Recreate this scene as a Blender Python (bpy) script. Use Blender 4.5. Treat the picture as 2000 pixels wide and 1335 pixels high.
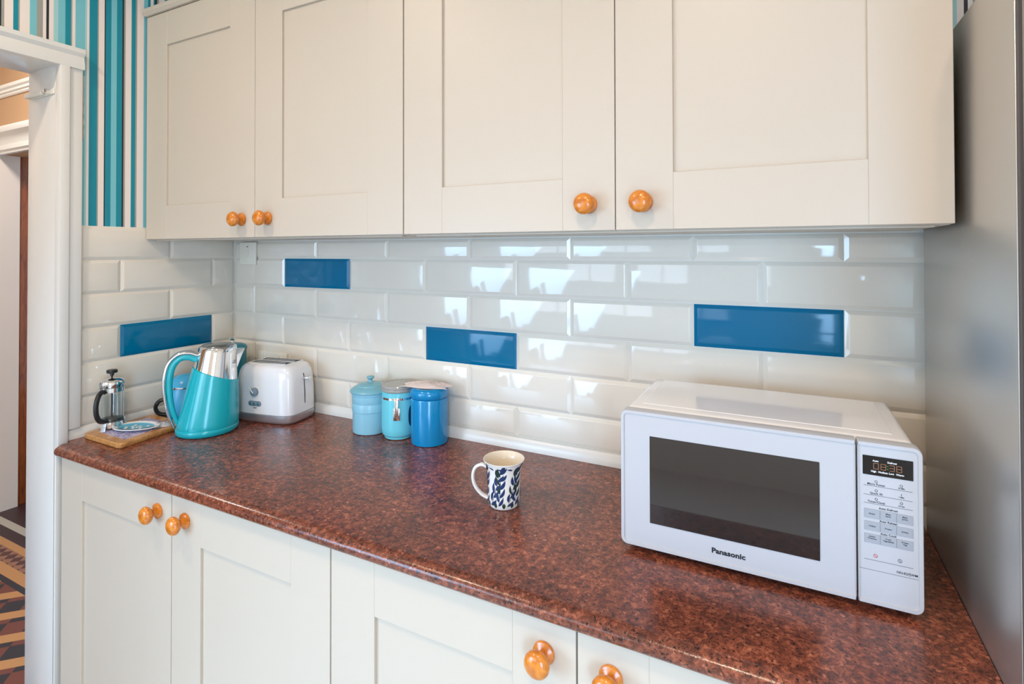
import bpy, bmesh, math, random
from mathutils import Vector, Matrix
random.seed(4)
PI = math.pi
for o in list(bpy.data.objects): bpy.data.objects.remove(o)
S = bpy.context.scene
COL = S.collection

# ------------------------------------------------------------------ camera
cd = bpy.data.cameras.new('camera'); cam = bpy.data.objects.new('camera', cd); COL.objects.link(cam)
cd.sensor_fit = 'HORIZONTAL'; cd.sensor_width = 36.0
cd.lens = 1050.8 / 2000 * 36.0
cd.shift_y = -(667.5 - 478.05) / 2000
cd.clip_start = 0.02
R_ = Vector((0.8909, 0.4541, -0.0022)); U_ = Vector((0.0069, -0.0086, 0.9999)); F_ = Vector((-0.4541, 0.8909, 0.0108))
m = Matrix((R_, U_, -F_)).transposed().to_4x4(); m.translation = Vector((1.8169, -1.3061, 1.4325))
cam.matrix_world = m
S.camera = cam

# ------------------------------------------------------------------ world, lights, exposure
S.view_settings.view_transform = 'Standard'; S.view_settings.look = 'None'
S.view_settings.gamma = 1; S.view_settings.use_curve_mapping = False
S.view_settings.exposure = -0.31
W = bpy.data.worlds.new('sky'); S.world = W; W.use_nodes = True
bg = W.node_tree.nodes['Background']; bg.inputs[0].default_value = (0.62, 0.78, 1.0, 1); bg.inputs[1].default_value = 1.2

def area(name, loc, target, sx, sy, power, color, shape='RECTANGLE', spread=None):
    l = bpy.data.lights.new(name, 'AREA'); l.shape = shape; l.size = sx
    if shape in ('RECTANGLE', 'ELLIPSE'): l.size_y = sy
    l.energy = power; l.color = color
    if spread: l.spread = spread
    o = bpy.data.objects.new(name, l); COL.objects.link(o); o.location = loc
    o.rotation_euler = (Vector(target) - Vector(loc)).to_track_quat('-Z', 'Y').to_euler()
    return o
# daylight through the kitchen window, the glazed side door and an added back opening (all behind the camera)
area('window_daylight', (0.62, -3.06, 1.62), (0.62, 0, 1.00), 1.05, 1.05, 14, (0.80, 0.90, 1.0))
area('low_cool_fill', (2.88, -3.06, 0.90), (1.9, -1.0, -0.1), 0.75, 1.5, 36, (0.42, 0.69, 1.0), spread=2.0)  # added cool fill for the base cabinets, no such door known
area('side_door_daylight', (-0.12, -2.22, 0.95), (1.2, -0.9, -0.2), 1.0, 1.5, 46, (0.42, 0.69, 1.0), spread=2.2)
# warm ceiling downlights
area('ceiling_downlight', (1.62, -1.45, 2.52), (1.62, -1.45, 0), 0.12, 0.12, 14.0, (1.0, 0.74, 0.54), 'DISK')
area('ceiling_downlight', (0.45, -1.30, 2.52), (0.45, -1.30, 0), 0.10, 0.10, 12.0, (1.0, 0.77, 0.55), 'DISK')
area('ceiling_downlight', (2.3, -2.2, 2.52), (2.3, -2.2, 0), 0.10, 0.10, 14, (1.0, 0.75, 0.55), 'DISK')
# unseen light added to brighten the hall
area('hall_fill_light', (-1.3, -0.55, 2.7), (-1.3, -0.55, 0), 0.3, 0.3, 25, (1.0, 0.92, 0.84), 'DISK')

# ------------------------------------------------------------------ materials
def mat(name, color, rough=0.5, metal=0.0, **kw):
    m = bpy.data.materials.new(name); m.use_nodes = True
    b = m.node_tree.nodes['Principled BSDF']
    b.inputs['Base Color'].default_value = (*color, 1); b.inputs['Roughness'].default_value = rough
    b.inputs['Metallic'].default_value = metal
    for k, v in kw.items(): b.inputs[k.replace('_', ' ')].default_value = v
    return m
def N(m, t, **kw):
    n = m.node_tree.nodes.new(t)
    for k, v in kw.items(): setattr(n, k, v)
    return n
def L(m, a, ai, b, bi): m.node_tree.links.new(a.outputs[ai], b.inputs[bi])
def bsdf(m): return m.node_tree.nodes['Principled BSDF']
def coords(m, scale=(1, 1, 1), rot=(0, 0, 0)):
    t = N(m, 'ShaderNodeTexCoord'); mp = N(m, 'ShaderNodeMapping')
    mp.inputs['Scale'].default_value = scale; mp.inputs['Rotation'].default_value = rot
    L(m, t, 'Object', mp, 'Vector'); return mp
def noise(m, src, scale, detail=4, rough=0.6, dist=0.0):
    n = N(m, 'ShaderNodeTexNoise'); n.inputs['Scale'].default_value = scale; n.inputs['Detail'].default_value = detail
    n.inputs['Roughness'].default_value = rough; n.inputs['Distortion'].default_value = dist
    L(m, src, 'Vector', n, 'Vector'); return n
def ramp(m, src, so, stops, interp='LINEAR'):
    r = N(m, 'ShaderNodeValToRGB'); cr = r.color_ramp; cr.interpolation = interp
    while len(cr.elements) > 1: cr.elements.remove(cr.elements[-1])
    cr.elements[0].position = stops[0][0]; cr.elements[0].color = (*stops[0][1], 1)
    for p, c in stops[1:]:
        e = cr.elements.new(p); e.color = (*c, 1)
    L(m, src, so, r, 'Fac'); return r
def mix(m, fac, fo, a, b, blend='MIX'):
    x = N(m, 'ShaderNodeMix', data_type='RGBA', blend_type=blend)
    if fo is None: x.inputs[0].default_value = fac
    else: L(m, fac, fo, x, 0)
    for i, v in ((6, a), (7, b)):
        if isinstance(v, tuple) and len(v) == 3 and not hasattr(v[0], 'outputs'): x.inputs[i].default_value = (*v, 1)
        else: L(m, v[0], v[1], x, i)
    return x
def bump(m, src, so, strength, dist=0.01):
    b = N(m, 'ShaderNodeBump'); b.inputs['Strength'].default_value = strength; b.inputs['Distance'].default_value = dist
    L(m, src, so, b, 'Height'); L(m, b, 'Normal', bsdf(m), 'Normal')
def srgb(r, g, b):
    f = lambda c: (c / 255 / 12.92) if c / 255 <= 0.04045 else ((c / 255 + 0.055) / 1.055) ** 2.4
    return (f(r), f(g), f(b))

def painted(name, color, rough, grain=0.05, scale=60):
    m = mat(name, color, rough); c = coords(m, (1, 1, 0.25)); n = noise(m, c, scale, 3)
    bump(m, n, 'Fac', grain, 0.002); return m
M_CAB = painted('cream_cabinet_paint', srgb(200, 189, 174), 0.42, 0.06, 45)
M_EDGE = mat('brown_door_gap_edge', srgb(120, 85, 60), 0.6)
M_GLOSSW = painted('white_gloss_woodwork', srgb(226, 226, 222), 0.28, 0.12, 25)
M_WALL = painted('warm_plaster_paint', srgb(240, 234, 224), 0.8)
M_CEIL = painted('ceiling_paint', srgb(240, 238, 232), 0.85)
M_TILE = mat('cream_glazed_tile', srgb(228, 222, 210), 0.07, 0, Coat_Weight=0.3, Coat_Roughness=0.03)
c = coords(M_TILE); n = noise(M_TILE, c, 9, 1.5); bump(M_TILE, n, 'Fac', 0.25, 0.004)
M_BLUE = mat('blue_glazed_tile', srgb(0, 108, 150), 0.08, 0, Specular_IOR_Level=0.35, Coat_Weight=0.0, Coat_Roughness=0.03)
c = coords(M_BLUE); n = noise(M_BLUE, c, 9, 1.5); bump(M_BLUE, n, 'Fac', 0.25, 0.004)
M_GROUT = mat('pale_grout', srgb(232, 230, 222), 0.85)

# laminate worktop with a red-brown granite print
M_TOP = mat('red_granite_laminate', (0.2, 0.08, 0.06), 0.20, 0, Coat_Weight=0.1, Coat_Roughness=0.08)
c = coords(M_TOP)
nw = noise(M_TOP, c, 95, 8, 0.72, 0.5)
base = ramp(M_TOP, nw, 'Fac', [(0.30, srgb(66, 40, 34)), (0.44, srgb(112, 64, 50)), (0.54, srgb(150, 84, 62)), (0.70, srgb(208, 136, 104))])
vo = N(M_TOP, 'ShaderNodeTexVoronoi'); vo.inputs['Scale'].default_value = 130; vo.inputs['Randomness'].default_value = 1
nd = noise(M_TOP, c, 90, 2); vm = N(M_TOP, 'ShaderNodeVectorMath', operation='MULTIPLY_ADD')
vm.inputs[1].default_value = (0.012, 0.012, 0.012); L(M_TOP, nd, 'Color', vm, 0); L(M_TOP, c, 'Vector', vm, 2); L(M_TOP, vm, 0, vo, 'Vector')
sepc = N(M_TOP, 'ShaderNodeSeparateColor'); L(M_TOP, vo, 'Color', sepc, 0)
fleck = ramp(M_TOP, sepc, 0, [(0.0, (0, 0, 0)), (0.90, (0, 0, 0)), (0.93, (1, 1, 1))])
dmask = ramp(M_TOP, vo, 'Distance', [(0.25, (1, 1, 1)), (0.45, (0, 0, 0))])
fm = N(M_TOP, 'ShaderNodeMath', operation='MULTIPLY'); L(M_TOP, fleck, 0, fm, 0); L(M_TOP, dmask, 0, fm, 1)
x1 = mix(M_TOP, fm, 0, (base, 0), srgb(196, 126, 98))
n3 = noise(M_TOP, c, 210, 3, 0.7); dk = ramp(M_TOP, n3, 'Fac', [(0.36, (1, 1, 1)), (0.44, (0, 0, 0))])
x2 = mix(M_TOP, dk, 0, (x1, 2), srgb(34, 22, 22))
n4 = noise(M_TOP, c, 7, 2); lg = ramp(M_TOP, n4, 'Fac', [(0.35, srgb(200, 192, 190)), (0.65, srgb(250, 240, 234))])
x3 = mix(M_TOP, 1.0, None, (x2, 2), (lg, 0), 'MULTIPLY')
L(M_TOP, x3, 2, bsdf(M_TOP), 'Base Color')
bump(M_TOP, n3, 'Fac', 0.22, 0.0015)

def wood(name, c1, c2, c3, rough, scale, stretch):
    m = mat(name, c1, rough, 0, Coat_Weight=0.5, Coat_Roughness=0.08); c = coords(m, stretch)
    n = noise(m, c, scale, 4, 0.6, 1.6)
    r = ramp(m, n, 'Fac', [(0.3, c1), (0.5, c2), (0.7, c3)]); L(m, r, 0, bsdf(m), 'Base Color')
    return m
M_KNOB = wood('varnished_pine', srgb(182, 98, 20), srgb(208, 122, 32), srgb(226, 146, 52), 0.25, 30, (1, 1, 2.6))
M_BOARD = wood('oak_board', srgb(158, 100, 48), srgb(196, 138, 76), srgb(222, 170, 104), 0.45, 40, (3, 0.6, 1))
M_BROWN = wood('orange_brown_woodwork', srgb(110, 52, 18), srgb(150, 76, 28), srgb(168, 90, 38), 0.4, 14, (4, 4, 0.4))
M_CHROME = mat('polished_chrome', (0.82, 0.82, 0.83), 0.06, 1.0)
M_BRUSH = mat('brushed_metal', (0.70, 0.72, 0.75), 0.38, 0.85)
M_LIDM = mat('smoked_metal', (0.30, 0.31, 0.32), 0.18, 0.9)
M_FRIDGE = mat('silver_grey_fridge_steel', srgb(198, 194, 188), 0.36, 0.85)
c = coords(M_FRIDGE, (1, 1, 0.05)); n = noise(M_FRIDGE, c, 350, 2); bump(M_FRIDGE, n, 'Fac', 0.05, 0.001)
M_GASK = mat('dark_grey_gasket', srgb(86, 80, 78), 0.6)
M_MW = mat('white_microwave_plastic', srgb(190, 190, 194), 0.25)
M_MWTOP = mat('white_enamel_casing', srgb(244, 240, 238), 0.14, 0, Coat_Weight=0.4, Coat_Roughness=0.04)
M_DGLASS = mat('dark_microwave_glass', srgb(36, 33, 34), 0.05, 0, Coat_Weight=1.0, Coat_Roughness=0.02)
M_BLACK = mat('black_plastic', (0.012, 0.012, 0.014), 0.35)
M_DISP = mat('black_display', (0.006, 0.005, 0.006), 0.1)
M_GREY = mat('grey_button', srgb(160, 163, 170), 0.5)
M_INK = mat('dark_print', srgb(32, 34, 42), 0.6)
M_WINK = mat('white_print', srgb(235, 235, 235), 0.6)
M_RINK = mat('red_print', srgb(190, 40, 40), 0.6)
M_SEG = mat('dim_amber_segment', srgb(150, 104, 70), 0.5, 0, Emission_Color=(0.8, 0.3, 0.1, 1), Emission_Strength=0.12)
M_GSEG = mat('green_colon', srgb(60, 140, 40), 0.5, 0, Emission_Color=(0.1, 0.8, 0.1, 1), Emission_Strength=0.5)
M_TEAL = mat('turquoise_kettle_enamel', srgb(10, 172, 186), 0.2, 0, Coat_Weight=0.25, Coat_Roughness=0.05)
M_TEAL2 = mat('teal_canister_enamel', srgb(16, 122, 138), 0.2)
M_LBLUE = mat('light_blue_stoneware', srgb(142, 198, 218), 0.3)
M_LIDB = mat('grey_blue_glaze', srgb(122, 180, 196), 0.3)
M_TURQ = mat('pale_turquoise_ceramic', srgb(112, 206, 222), 0.18)
M_BLUEC = mat('bright_blue_ceramic', srgb(0, 136, 194), 0.14, 0, Coat_Weight=0.25, Coat_Roughness=0.04)
M_POT = mat('sky_blue_enamel', srgb(70, 170, 215), 0.25)
M_LIDC = mat('frosted_clear_lid', srgb(196, 196, 190), 0.15, 0, Transmission_Weight=0.35)
M_NAVYW = mat('dark_blue_window', srgb(24, 60, 90), 0.1)
M_TOAST = mat('white_toaster_plastic', srgb(232, 232, 234), 0.15, 0, Coat_Weight=0.5, Coat_Roughness=0.05)
M_DIAL = mat('blue_grey_plastic', srgb(120, 138, 152), 0.4)
M_DARK = mat('dark_interior', (0.02, 0.018, 0.016), 0.6)
M_GLASS = mat('clear_glass', (0.95, 0.98, 0.98), 0.02, 0, Transmission_Weight=1.0, IOR=1.45)
M_PANE = mat('window_glass', (1, 1, 1), 0.0, 0, Transmission_Weight=1.0, IOR=1.05)
M_MUG = mat('white_china', srgb(236, 232, 226), 0.12, 0, Coat_Weight=0.4, Coat_Roughness=0.04)
M_MUGIN = mat('cream_china', srgb(236, 224, 204), 0.14)
M_LEAFB = mat('blue_leaf_print', srgb(34, 56, 96), 0.2)
M_LEAFG = mat('dark_green_leaf_print', srgb(38, 60, 52), 0.2)
M_SWITCH = mat('cream_switch_plastic', srgb(232, 230, 218), 0.3)
M_WRAP = mat('crumpled_clear_wrapper', srgb(226, 226, 230), 0.15, 0, Transmission_Weight=0.45)
M_PINK = mat('pink_printed_film', srgb(246, 228, 220), 0.15, 0, Transmission_Weight=0.12)
M_DISH = mat('white_glazed_dish', srgb(232, 234, 234), 0.15)
M_DISHB = mat('blue_glazed_dish_centre', srgb(92, 172, 200), 0.15)
M_COFFEE = mat('black_filter_mesh', (0.03, 0.03, 0.03), 0.3, 0.5)
M_CURT = mat('outside_lawn', srgb(90, 130, 70), 0.9)
M_PRINT = mat('lavender_print', srgb(150, 140, 180), 0.4)
c = coords(M_PRINT); n = noise(M_PRINT, c, 160, 4, 0.7, 1.0)
r = ramp(M_PRINT, n, 'Fac', [(0.34, srgb(60, 60, 110)), (0.46, srgb(140, 125, 175)), (0.56, srgb(222, 220, 232)), (0.7, srgb(190, 150, 175))])
L(M_PRINT, r, 0, bsdf(M_PRINT), 'Base Color')

# striped wallpaper: vertical stripes that follow the distance along the wall
WHT, TEA, LBL, PBL, GRY, BLK = srgb(240, 230, 224), srgb(10, 140, 160), srgb(122, 196, 208), srgb(165, 212, 216), srgb(160, 160, 152), srgb(32, 34, 46)
stripes = [(-.6697, TEA), (-.6656, BLK), (-.6605, GRY), (-.6532, WHT), (-.6353, TEA), (-.6246, GRY), (-.6213, WHT), (-.6005, LBL), (-.5847, GRY),
           (-.5722, WHT), (-.5641, BLK), (-.5571, WHT), (-.5465, PBL), (-.5369, LBL), (-.5199, TEA), (-.5063, GRY), (-.5030, WHT), (-.4951, LBL),
           (-.4710, PBL), (-.4662, WHT), (-.4597, TEA)]
stripes2 = [(-.4385, GRY), (-.4355, WHT), (-.4209, BLK), (-.4182, TEA), (-.403, LBL), (-.3876, TEA), (-.3719, BLK), (-.3675, GRY),
            (-.3632, WHT), (-.3456, TEA), (-.3337, GRY), (-.3300, WHT), (-.3094, LBL), (-.298, TEA), (-.29, WHT)]
M_PAPER = mat('striped_wallpaper', WHT, 0.55)
tc = N(M_PAPER, 'ShaderNodeTexCoord'); sx = N(M_PAPER, 'ShaderNodeSeparateXYZ'); L(M_PAPER, tc, 'Object', sx, 0)
dd = N(M_PAPER, 'ShaderNodeMath', operation='SUBTRACT'); L(M_PAPER, sx, 1, dd, 0); L(M_PAPER, sx, 0, dd, 1)   # y on the left wall, -x on the back wall
P0, P1 = -.6697, -.28; PER = P1 - P0
a1 = N(M_PAPER, 'ShaderNodeMath', operation='SUBTRACT'); L(M_PAPER, dd, 0, a1, 0); a1.inputs[1].default_value = P0
a2 = N(M_PAPER, 'ShaderNodeMath', operation='FLOORED_MODULO'); L(M_PAPER, a1, 0, a2, 0); a2.inputs[1].default_value = PER
a3 = N(M_PAPER, 'ShaderNodeMath', operation='DIVIDE'); L(M_PAPER, a2, 0, a3, 0); a3.inputs[1].default_value = PER
r1 = ramp(M_PAPER, a3, 0, [((y - P0) / PER, col) for y, col in stripes], 'CONSTANT')
r2 = ramp(M_PAPER, a3, 0, [((y - P0) / PER, col) for y, col in stripes2], 'CONSTANT')
gt = N(M_PAPER, 'ShaderNodeMath', operation='GREATER_THAN'); L(M_PAPER, a3, 0, gt, 0); gt.inputs[1].default_value = (-.4385 - P0) / PER
xx = mix(M_PAPER, gt, 0, (r1, 0), (r2, 0)); L(M_PAPER, xx, 2, bsdf(M_PAPER), 'Base Color')

# hall floor: encaustic tile bands, then a diagonal field
M_HALL = mat('encaustic_hall_tiles', srgb(150, 100, 70), 0.45)
tc = N(M_HALL, 'ShaderNodeTexCoord'); sx = N(M_HALL, 'ShaderNodeSeparateXYZ'); L(M_HALL, tc, 'Object', sx, 0)
mr = N(M_HALL, 'ShaderNodeMapRange'); L(M_HALL, sx, 1, mr, 0); mr.inputs[1].default_value = 0.16; mr.inputs[2].default_value = -0.24
TAN, DKB, CRM, BRN, SLT = srgb(206, 152, 98), srgb(66, 44, 44), srgb(196, 190, 176), srgb(122, 66, 52), srgb(48, 42, 50)
bands = ramp(M_HALL, mr, 0, [(0, DKB), ((.16 - .046) / .4, CRM), ((.16 - .007) / .4, DKB), ((.16 + .045) / .4, TAN), ((.16 + .081) / .4, BRN), ((.16 + .146) / .4, TAN), ((.16 + .192) / .4, SLT), ((.16 + .217) / .4, TAN)], 'CONSTANT')
mpd = N(M_HALL, 'ShaderNodeMapping'); mpd.inputs['Rotation'].default_value = (0, 0, PI / 4); L(M_HALL, tc, 'Object', mpd, 0)
ck = N(M_HALL, 'ShaderNodeTexChecker'); ck.inputs['Scale'].default_value = 13; ck.inputs['Color1'].default_value = (*SLT, 1); ck.inputs['Color2'].default_value = (*BRN, 1); L(M_HALL, mpd, 0, ck, 'Vector')
sd = N(M_HALL, 'ShaderNodeSeparateXYZ'); L(M_HALL, mpd, 0, sd, 0)
dm = N(M_HALL, 'ShaderNodeMath', operation='FLOORED_MODULO'); L(M_HALL, sd, 0, dm, 0); dm.inputs[1].default_value = 0.154
dl = N(M_HALL, 'ShaderNodeMath', operation='LESS_THAN'); L(M_HALL, dm, 0, dl, 0); dl.inputs[1].default_value = 0.05
fld = mix(M_HALL, dl, 0, (ck, 0), TAN)
ck2 = N(M_HALL, 'ShaderNodeTexChecker'); ck2.inputs['Scale'].default_value = 26; ck2.inputs['Color1'].default_value = (*srgb(196, 150, 118), 1); ck2.inputs['Color2'].default_value = (*SLT, 1); L(M_HALL, mpd, 0, ck2, 'Vector')
inb = N(M_HALL, 'ShaderNodeMath', operation='COMPARE'); L(M_HALL, sx, 1, inb, 0); inb.inputs[1].default_value = -0.1135; inb.inputs[2].default_value = 0.0325
bnd2 = mix(M_HALL, inb, 0, (bands, 0), (mix(M_HALL, 0.5, None, (ck2, 0), BRN), 2))
lt = N(M_HALL, 'ShaderNodeMath', operation='LESS_THAN'); L(M_HALL, sx, 1, lt, 0); lt.inputs[1].default_value = -0.217
al = mix(M_HALL, lt, 0, (bnd2, 2), (fld, 2)); L(M_HALL, al, 2, bsdf(M_HALL), 'Base Color')
M_TANW = painted('tan_hall_paint', srgb(184, 148, 112), 0.8)
M_BEIGE = painted('beige_hall_paint', srgb(250, 234, 220), 0.6)
M_KFLOOR = mat('kitchen_floor_vinyl', srgb(205, 198, 190), 0.4)

# ------------------------------------------------------------------ mesh helpers
def box(bm, x0, x1, y0, y1, z0, z1, bev=0.0, seg=2, mi=0):
    r = bmesh.ops.create_cube(bm, size=1.0)
    vs = r['verts']
    for v in vs: v.co = Vector((x0 + (v.co.x + .5) * (x1 - x0), y0 + (v.co.y + .5) * (y1 - y0), z0 + (v.co.z + .5) * (z1 - z0)))
    fs = list({f for v in vs for f in v.link_faces})
    for f in fs: f.material_index = mi
    if bev > 0:
        es = list({e for v in vs for e in v.link_edges})
        out = bmesh.ops.bevel(bm, geom=es, offset=bev, segments=seg, affect='EDGES', profile=0.5)
        for f in out['faces']: f.material_index = mi
    return vs
def loft(bm, rings, close=False, cap0=True, cap1=True, mi=0, wrap=True):
    """rings: list of lists of points, same length"""
    R = [[bm.verts.new(p) for p in ring] for ring in rings]
    n = len(R[0]); rr = list(range(len(R) - 1))
    for i in rr:
        for j in range(n if wrap else n - 1):
            f = bm.faces.new((R[i][j], R[i][(j + 1) % n], R[i + 1][(j + 1) % n], R[i + 1][j])); f.material_index = mi
    if close:
        for j in range(n):
            f = bm.faces.new((R[-1][j], R[-1][(j + 1) % n], R[0][(j + 1) % n], R[0][j])); f.material_index = mi
    else:
        if cap0 and wrap: bm.faces.new(R[0][::-1]).material_index = mi
        if cap1 and wrap: bm.faces.new(R[-1]).material_index = mi
    return R
def lathe(bm, prof, c=(0, 0, 0), seg=48, M=None, cap0=True, cap1=True, mi=0):
    rings = []
    for r, z in prof:
        ring = [Vector((max(r, 1e-5) * math.cos(2 * PI * k / seg), max(r, 1e-5) * math.sin(2 * PI * k / seg), z)) for k in range(seg)]
        if M: ring = [M @ p for p in ring]
        rings.append([p + Vector(c) for p in ring])
    loft(bm, rings, cap0=cap0, cap1=cap1, mi=mi)
def tube(bm, pts, w, h=None, seg=12, up=Vector((0, 0, 1)), mi=0, close=False, power=1.0):
    """swept (super)ellipse; w across, h along the in-plane normal; w,h number or list"""
    pts = [Vector(p) for p in pts]; n = len(pts); rings = []
    for i, p in enumerate(pts):
        if close: t = pts[(i + 1) % n] - pts[(i - 1) % n]
        else: t = pts[min(i + 1, n - 1)] - pts[max(i - 1, 0)]
        t.normalize(); a = t.cross(up)
        if a.length < 1e-4: a = t.cross(Vector((1, 0, 0)))
        a.normalize(); b = a.cross(t)
        wi = w[i] if isinstance(w, (list, tuple)) else w
        hh = h if h is not None else w
        hi = hh[i] if isinstance(hh, (list, tuple)) else hh
        ring = []
        for k in range(seg):
            cs, sn = math.cos(2 * PI * k / seg), math.sin(2 * PI * k / seg)
            cs = math.copysign(abs(cs) ** power, cs); sn = math.copysign(abs(sn) ** power, sn)
            ring.append(p + a * (wi * cs) + b * (hi * sn))
        rings.append(ring)
    loft(bm, rings, close=close, mi=mi)
def smoothpath(pts, n=6):
    pts = [Vector(p) for p in pts]; out = []
    for i in range(len(pts) - 1):
        p0, p1, p2, p3 = pts[max(i - 1, 0)], pts[i], pts[i + 1], pts[min(i + 2, len(pts) - 1)]
        for k in range(n):
            t = k / n
            out.append(0.5 * ((2 * p1) + (p2 - p0) * t + (2 * p0 - 5 * p1 + 4 * p2 - p3) * t * t + (3 * p1 - p0 - 3 * p2 + p3) * t ** 3))
    out.append(pts[-1]); return out
def BM(): return bmesh.new()
def obj(name, bm, m, parent=None, angle=35, smooth=True):
    bmesh.ops.recalc_face_normals(bm, faces=bm.faces)
    me = bpy.data.meshes.new(name); bm.to_mesh(me); bm.free()
    for x in (m if isinstance(m, (list, tuple)) else [m]): me.materials.append(x)
    if smooth:
        me.polygons.foreach_set('use_smooth', [True] * len(me.polygons))
        me.set_sharp_from_angle(angle=math.radians(angle))
    o = bpy.data.objects.new(name, me); COL.objects.link(o)
    if parent is not None: o.parent = parent
    return o
def thing(name, label, cat, loc=(0, 0, 0), rz=0.0, group=None):
    o = bpy.data.objects.new(name, None); COL.objects.link(o); o.location = loc; o.rotation_euler = (0, 0, rz)
    o.empty_display_size = 0.05; o['label'] = label; o['category'] = cat
    if group: o['group'] = group
    return o
def struct(name, bm, m, parent=None, **kw):
    o = obj(name, bm, m, parent, **kw); o['kind'] = 'structure'; return o
def one(name, label, cat, bm, m, loc=None, **kw):
    o = obj(name, bm, m, **kw); o['label'] = label; o['category'] = cat
    if loc: o.location = loc
    return o
def text(name, s, size, m, parent, loc, rot=(PI / 2, 0, 0), bold=0.0, depth=0.0002, align='CENTER', sx=1.0):
    cu = bpy.data.curves.new(name, 'FONT'); cu.body = s; cu.size = size; cu.offset = bold; cu.extrude = depth
    cu.align_x = align; cu.align_y = 'CENTER'; cu.resolution_u = 2
    t = bpy.data.objects.new('tmp', cu); COL.objects.link(t)
    dg = bpy.context.evaluated_depsgraph_get(); me = bpy.data.meshes.new_from_object(t.evaluated_get(dg))
    bpy.data.objects.remove(t); me.materials.clear(); me.materials.append(m); me.name = name
    o = bpy.data.objects.new(name, me); COL.objects.link(o); o.parent = parent; o.location = loc; o.rotation_euler = rot; o.scale = (sx, 1, 1)
    return o
def join_text(items, name, m, parent):
    for s_, size, loc, al, bold in items: text(name, s_, size, m, parent, loc, bold=bold, align=al)

# ------------------------------------------------------------------ room shell
WT, CZ = 0.165, 2.55
bm = BM(); box(bm, -0.02, 3.3, -3.0, 0.0, -0.1, 0.0); struct('floor', bm, M_KFLOOR, smooth=False)
bm = BM(); box(bm, -3.2, -0.02, -2.2, 1.4, -0.1, 0.0); struct('floor_hall', bm, M_HALL, smooth=False)
bm = BM(); box(bm, -WT, 3.3, -3.0, 0.15, CZ, CZ + .1); struct('ceiling', bm, M_CEIL, smooth=False)
bm = BM(); box(bm, -3.2, -WT, -2.2, 1.4, 2.85, 2.95); struct('ceiling_hall', bm, M_CEIL, smooth=False)
# back wall, papered above the tiles
bm = BM(); box(bm, -WT, 3.3, .009, .15, 0, 3.0)
WB = struct('wall_back', bm, M_PAPER, smooth=False)
# left wall with the doorway
bm = BM(); box(bm, -WT, -.006, -.525, .15, 0, CZ + .1); box(bm, -WT, -.006, -1.40, -.525, 1.99, CZ + .1); box(bm, -WT, -.006, -1.68, -1.40, 0, CZ + .1); box(bm, -WT, -.006, -3.0, -2.76, 0, CZ + .1); box(bm, -WT, -.006, -2.76, -1.68, 2.1, CZ + .1)
WL = struct('wall_left', bm, M_PAPER, smooth=False)
bm = BM(); box(bm, 3.3, 3.4, -3.0, .15, 0, CZ + .1); struct('wall_right', bm, M_WALL, smooth=False)
# front wall (behind the camera) with window opening and an added opening for the cool fill
bm = BM(); ya, yb = -3.1, -3.0
box(bm, -WT, .08, ya, yb, 0, 2.65); box(bm, .08, 1.16, ya, yb, 0, 1.08); box(bm, .08, 1.16, ya, yb, 2.16, 2.65)
box(bm, 1.16, 2.48, ya, yb, 0, 2.65); box(bm, 2.48, 3.28, ya, yb, 2.06, 2.65); box(bm, 3.28, 3.4, ya, yb, 0, 2.65)
struct('wall_front', bm, M_WALL, smooth=False)
def frame(bm, x0, x1, y0, y1, z0, z1, w):
    box(bm, x0, x0 + w, y0, y1, z0, z1, .004); box(bm, x1 - w, x1, y0, y1, z0, z1, .004)
    box(bm, x0 + w, x1 - w, y0, y1, z0, z0 + w, .004); box(bm, x0 + w, x1 - w, y0, y1, z1 - w, z1, .004)
bm = BM(); frame(bm, .08, 1.16, -3.05, -2.99, 1.08, 2.16, .05); box(bm, .60, .64, -3.04, -3.0, 1.13, 2.11, .004)
box(bm, .04, 1.20, -3.0, -2.86, 1.05, 1.08, .006); win = struct('window_1', bm, M_GLOSSW)
bm = BM(); frame(bm, 2.48, 3.28, -3.05, -2.99, 0.0, 2.06, .05); box(bm, 2.53, 3.23, -3.04, -3.0, .78, .84, .004); struct('added_door_frame', bm, M_GLOSSW)  # unseen door frame, added around the cool fill light
bm = BM(); frame(bm, -.09, -.0, -2.76, -1.68, 0, 2.1, .0001) if False else None
for a_, b_, c_, d_ in ((-2.76, -2.70, 0, 2.1), (-1.74, -1.68, 0, 2.1), (-2.70, -1.74, 0, .12), (-2.70, -1.74, 2.04, 2.1), (-2.24, -2.20, .12, 2.04)): box(bm, -.08, .0, a_, b_, c_, d_, .004)
struct('door_3', bm, M_GLOSSW)

# ---- bevelled tile splashbacks
H = 0.0995
def zrow(r):
    if r == 0: return 1.5075, 1.408
    t = 1.408 - (r - 1) * H
    return t, (t - H if r < 5 else 0.930)
def tile(bm, a0, a1, z0, z1, P, mi):
    """P maps (a, depth, z) -> point; depth 0 = face, positive into the wall"""
    g, b = 0.0009, 0.0085
    a0 += g; a1 -= g; z0 += g; z1 -= g
    bx = min(b, (a1 - a0) * .45); bz = min(b, (z1 - z0) * .45)
    def rect(i, d, ib=None):
        ia, iz = (bx * i, bz * i)
        return [P(a0 + ia, d, z0 + iz), P(a1 - ia, d, z0 + iz), P(a1 - ia, d, z1 - iz), P(a0 + ia, d, z1 - iz)]
    loft(bm, [rect(0, .007), rect(0, .0042), rect(.93, .0004), rect(1.1, 0.0)], mi=mi, cap0=False)
even = [0.0, .1086, .4161, .7179, 1.0155, 1.3192, 1.6236, 1.9232, 2.07]
odd = [0.0, .2605, .562, .861, 1.1633, 1.4695, 1.7698, 2.07]
bm = BM(); PB = lambda a, d, z: Vector((a, d, z))
blue = {(1, .2605), (2, 1.6236), (3, .861)}
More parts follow.
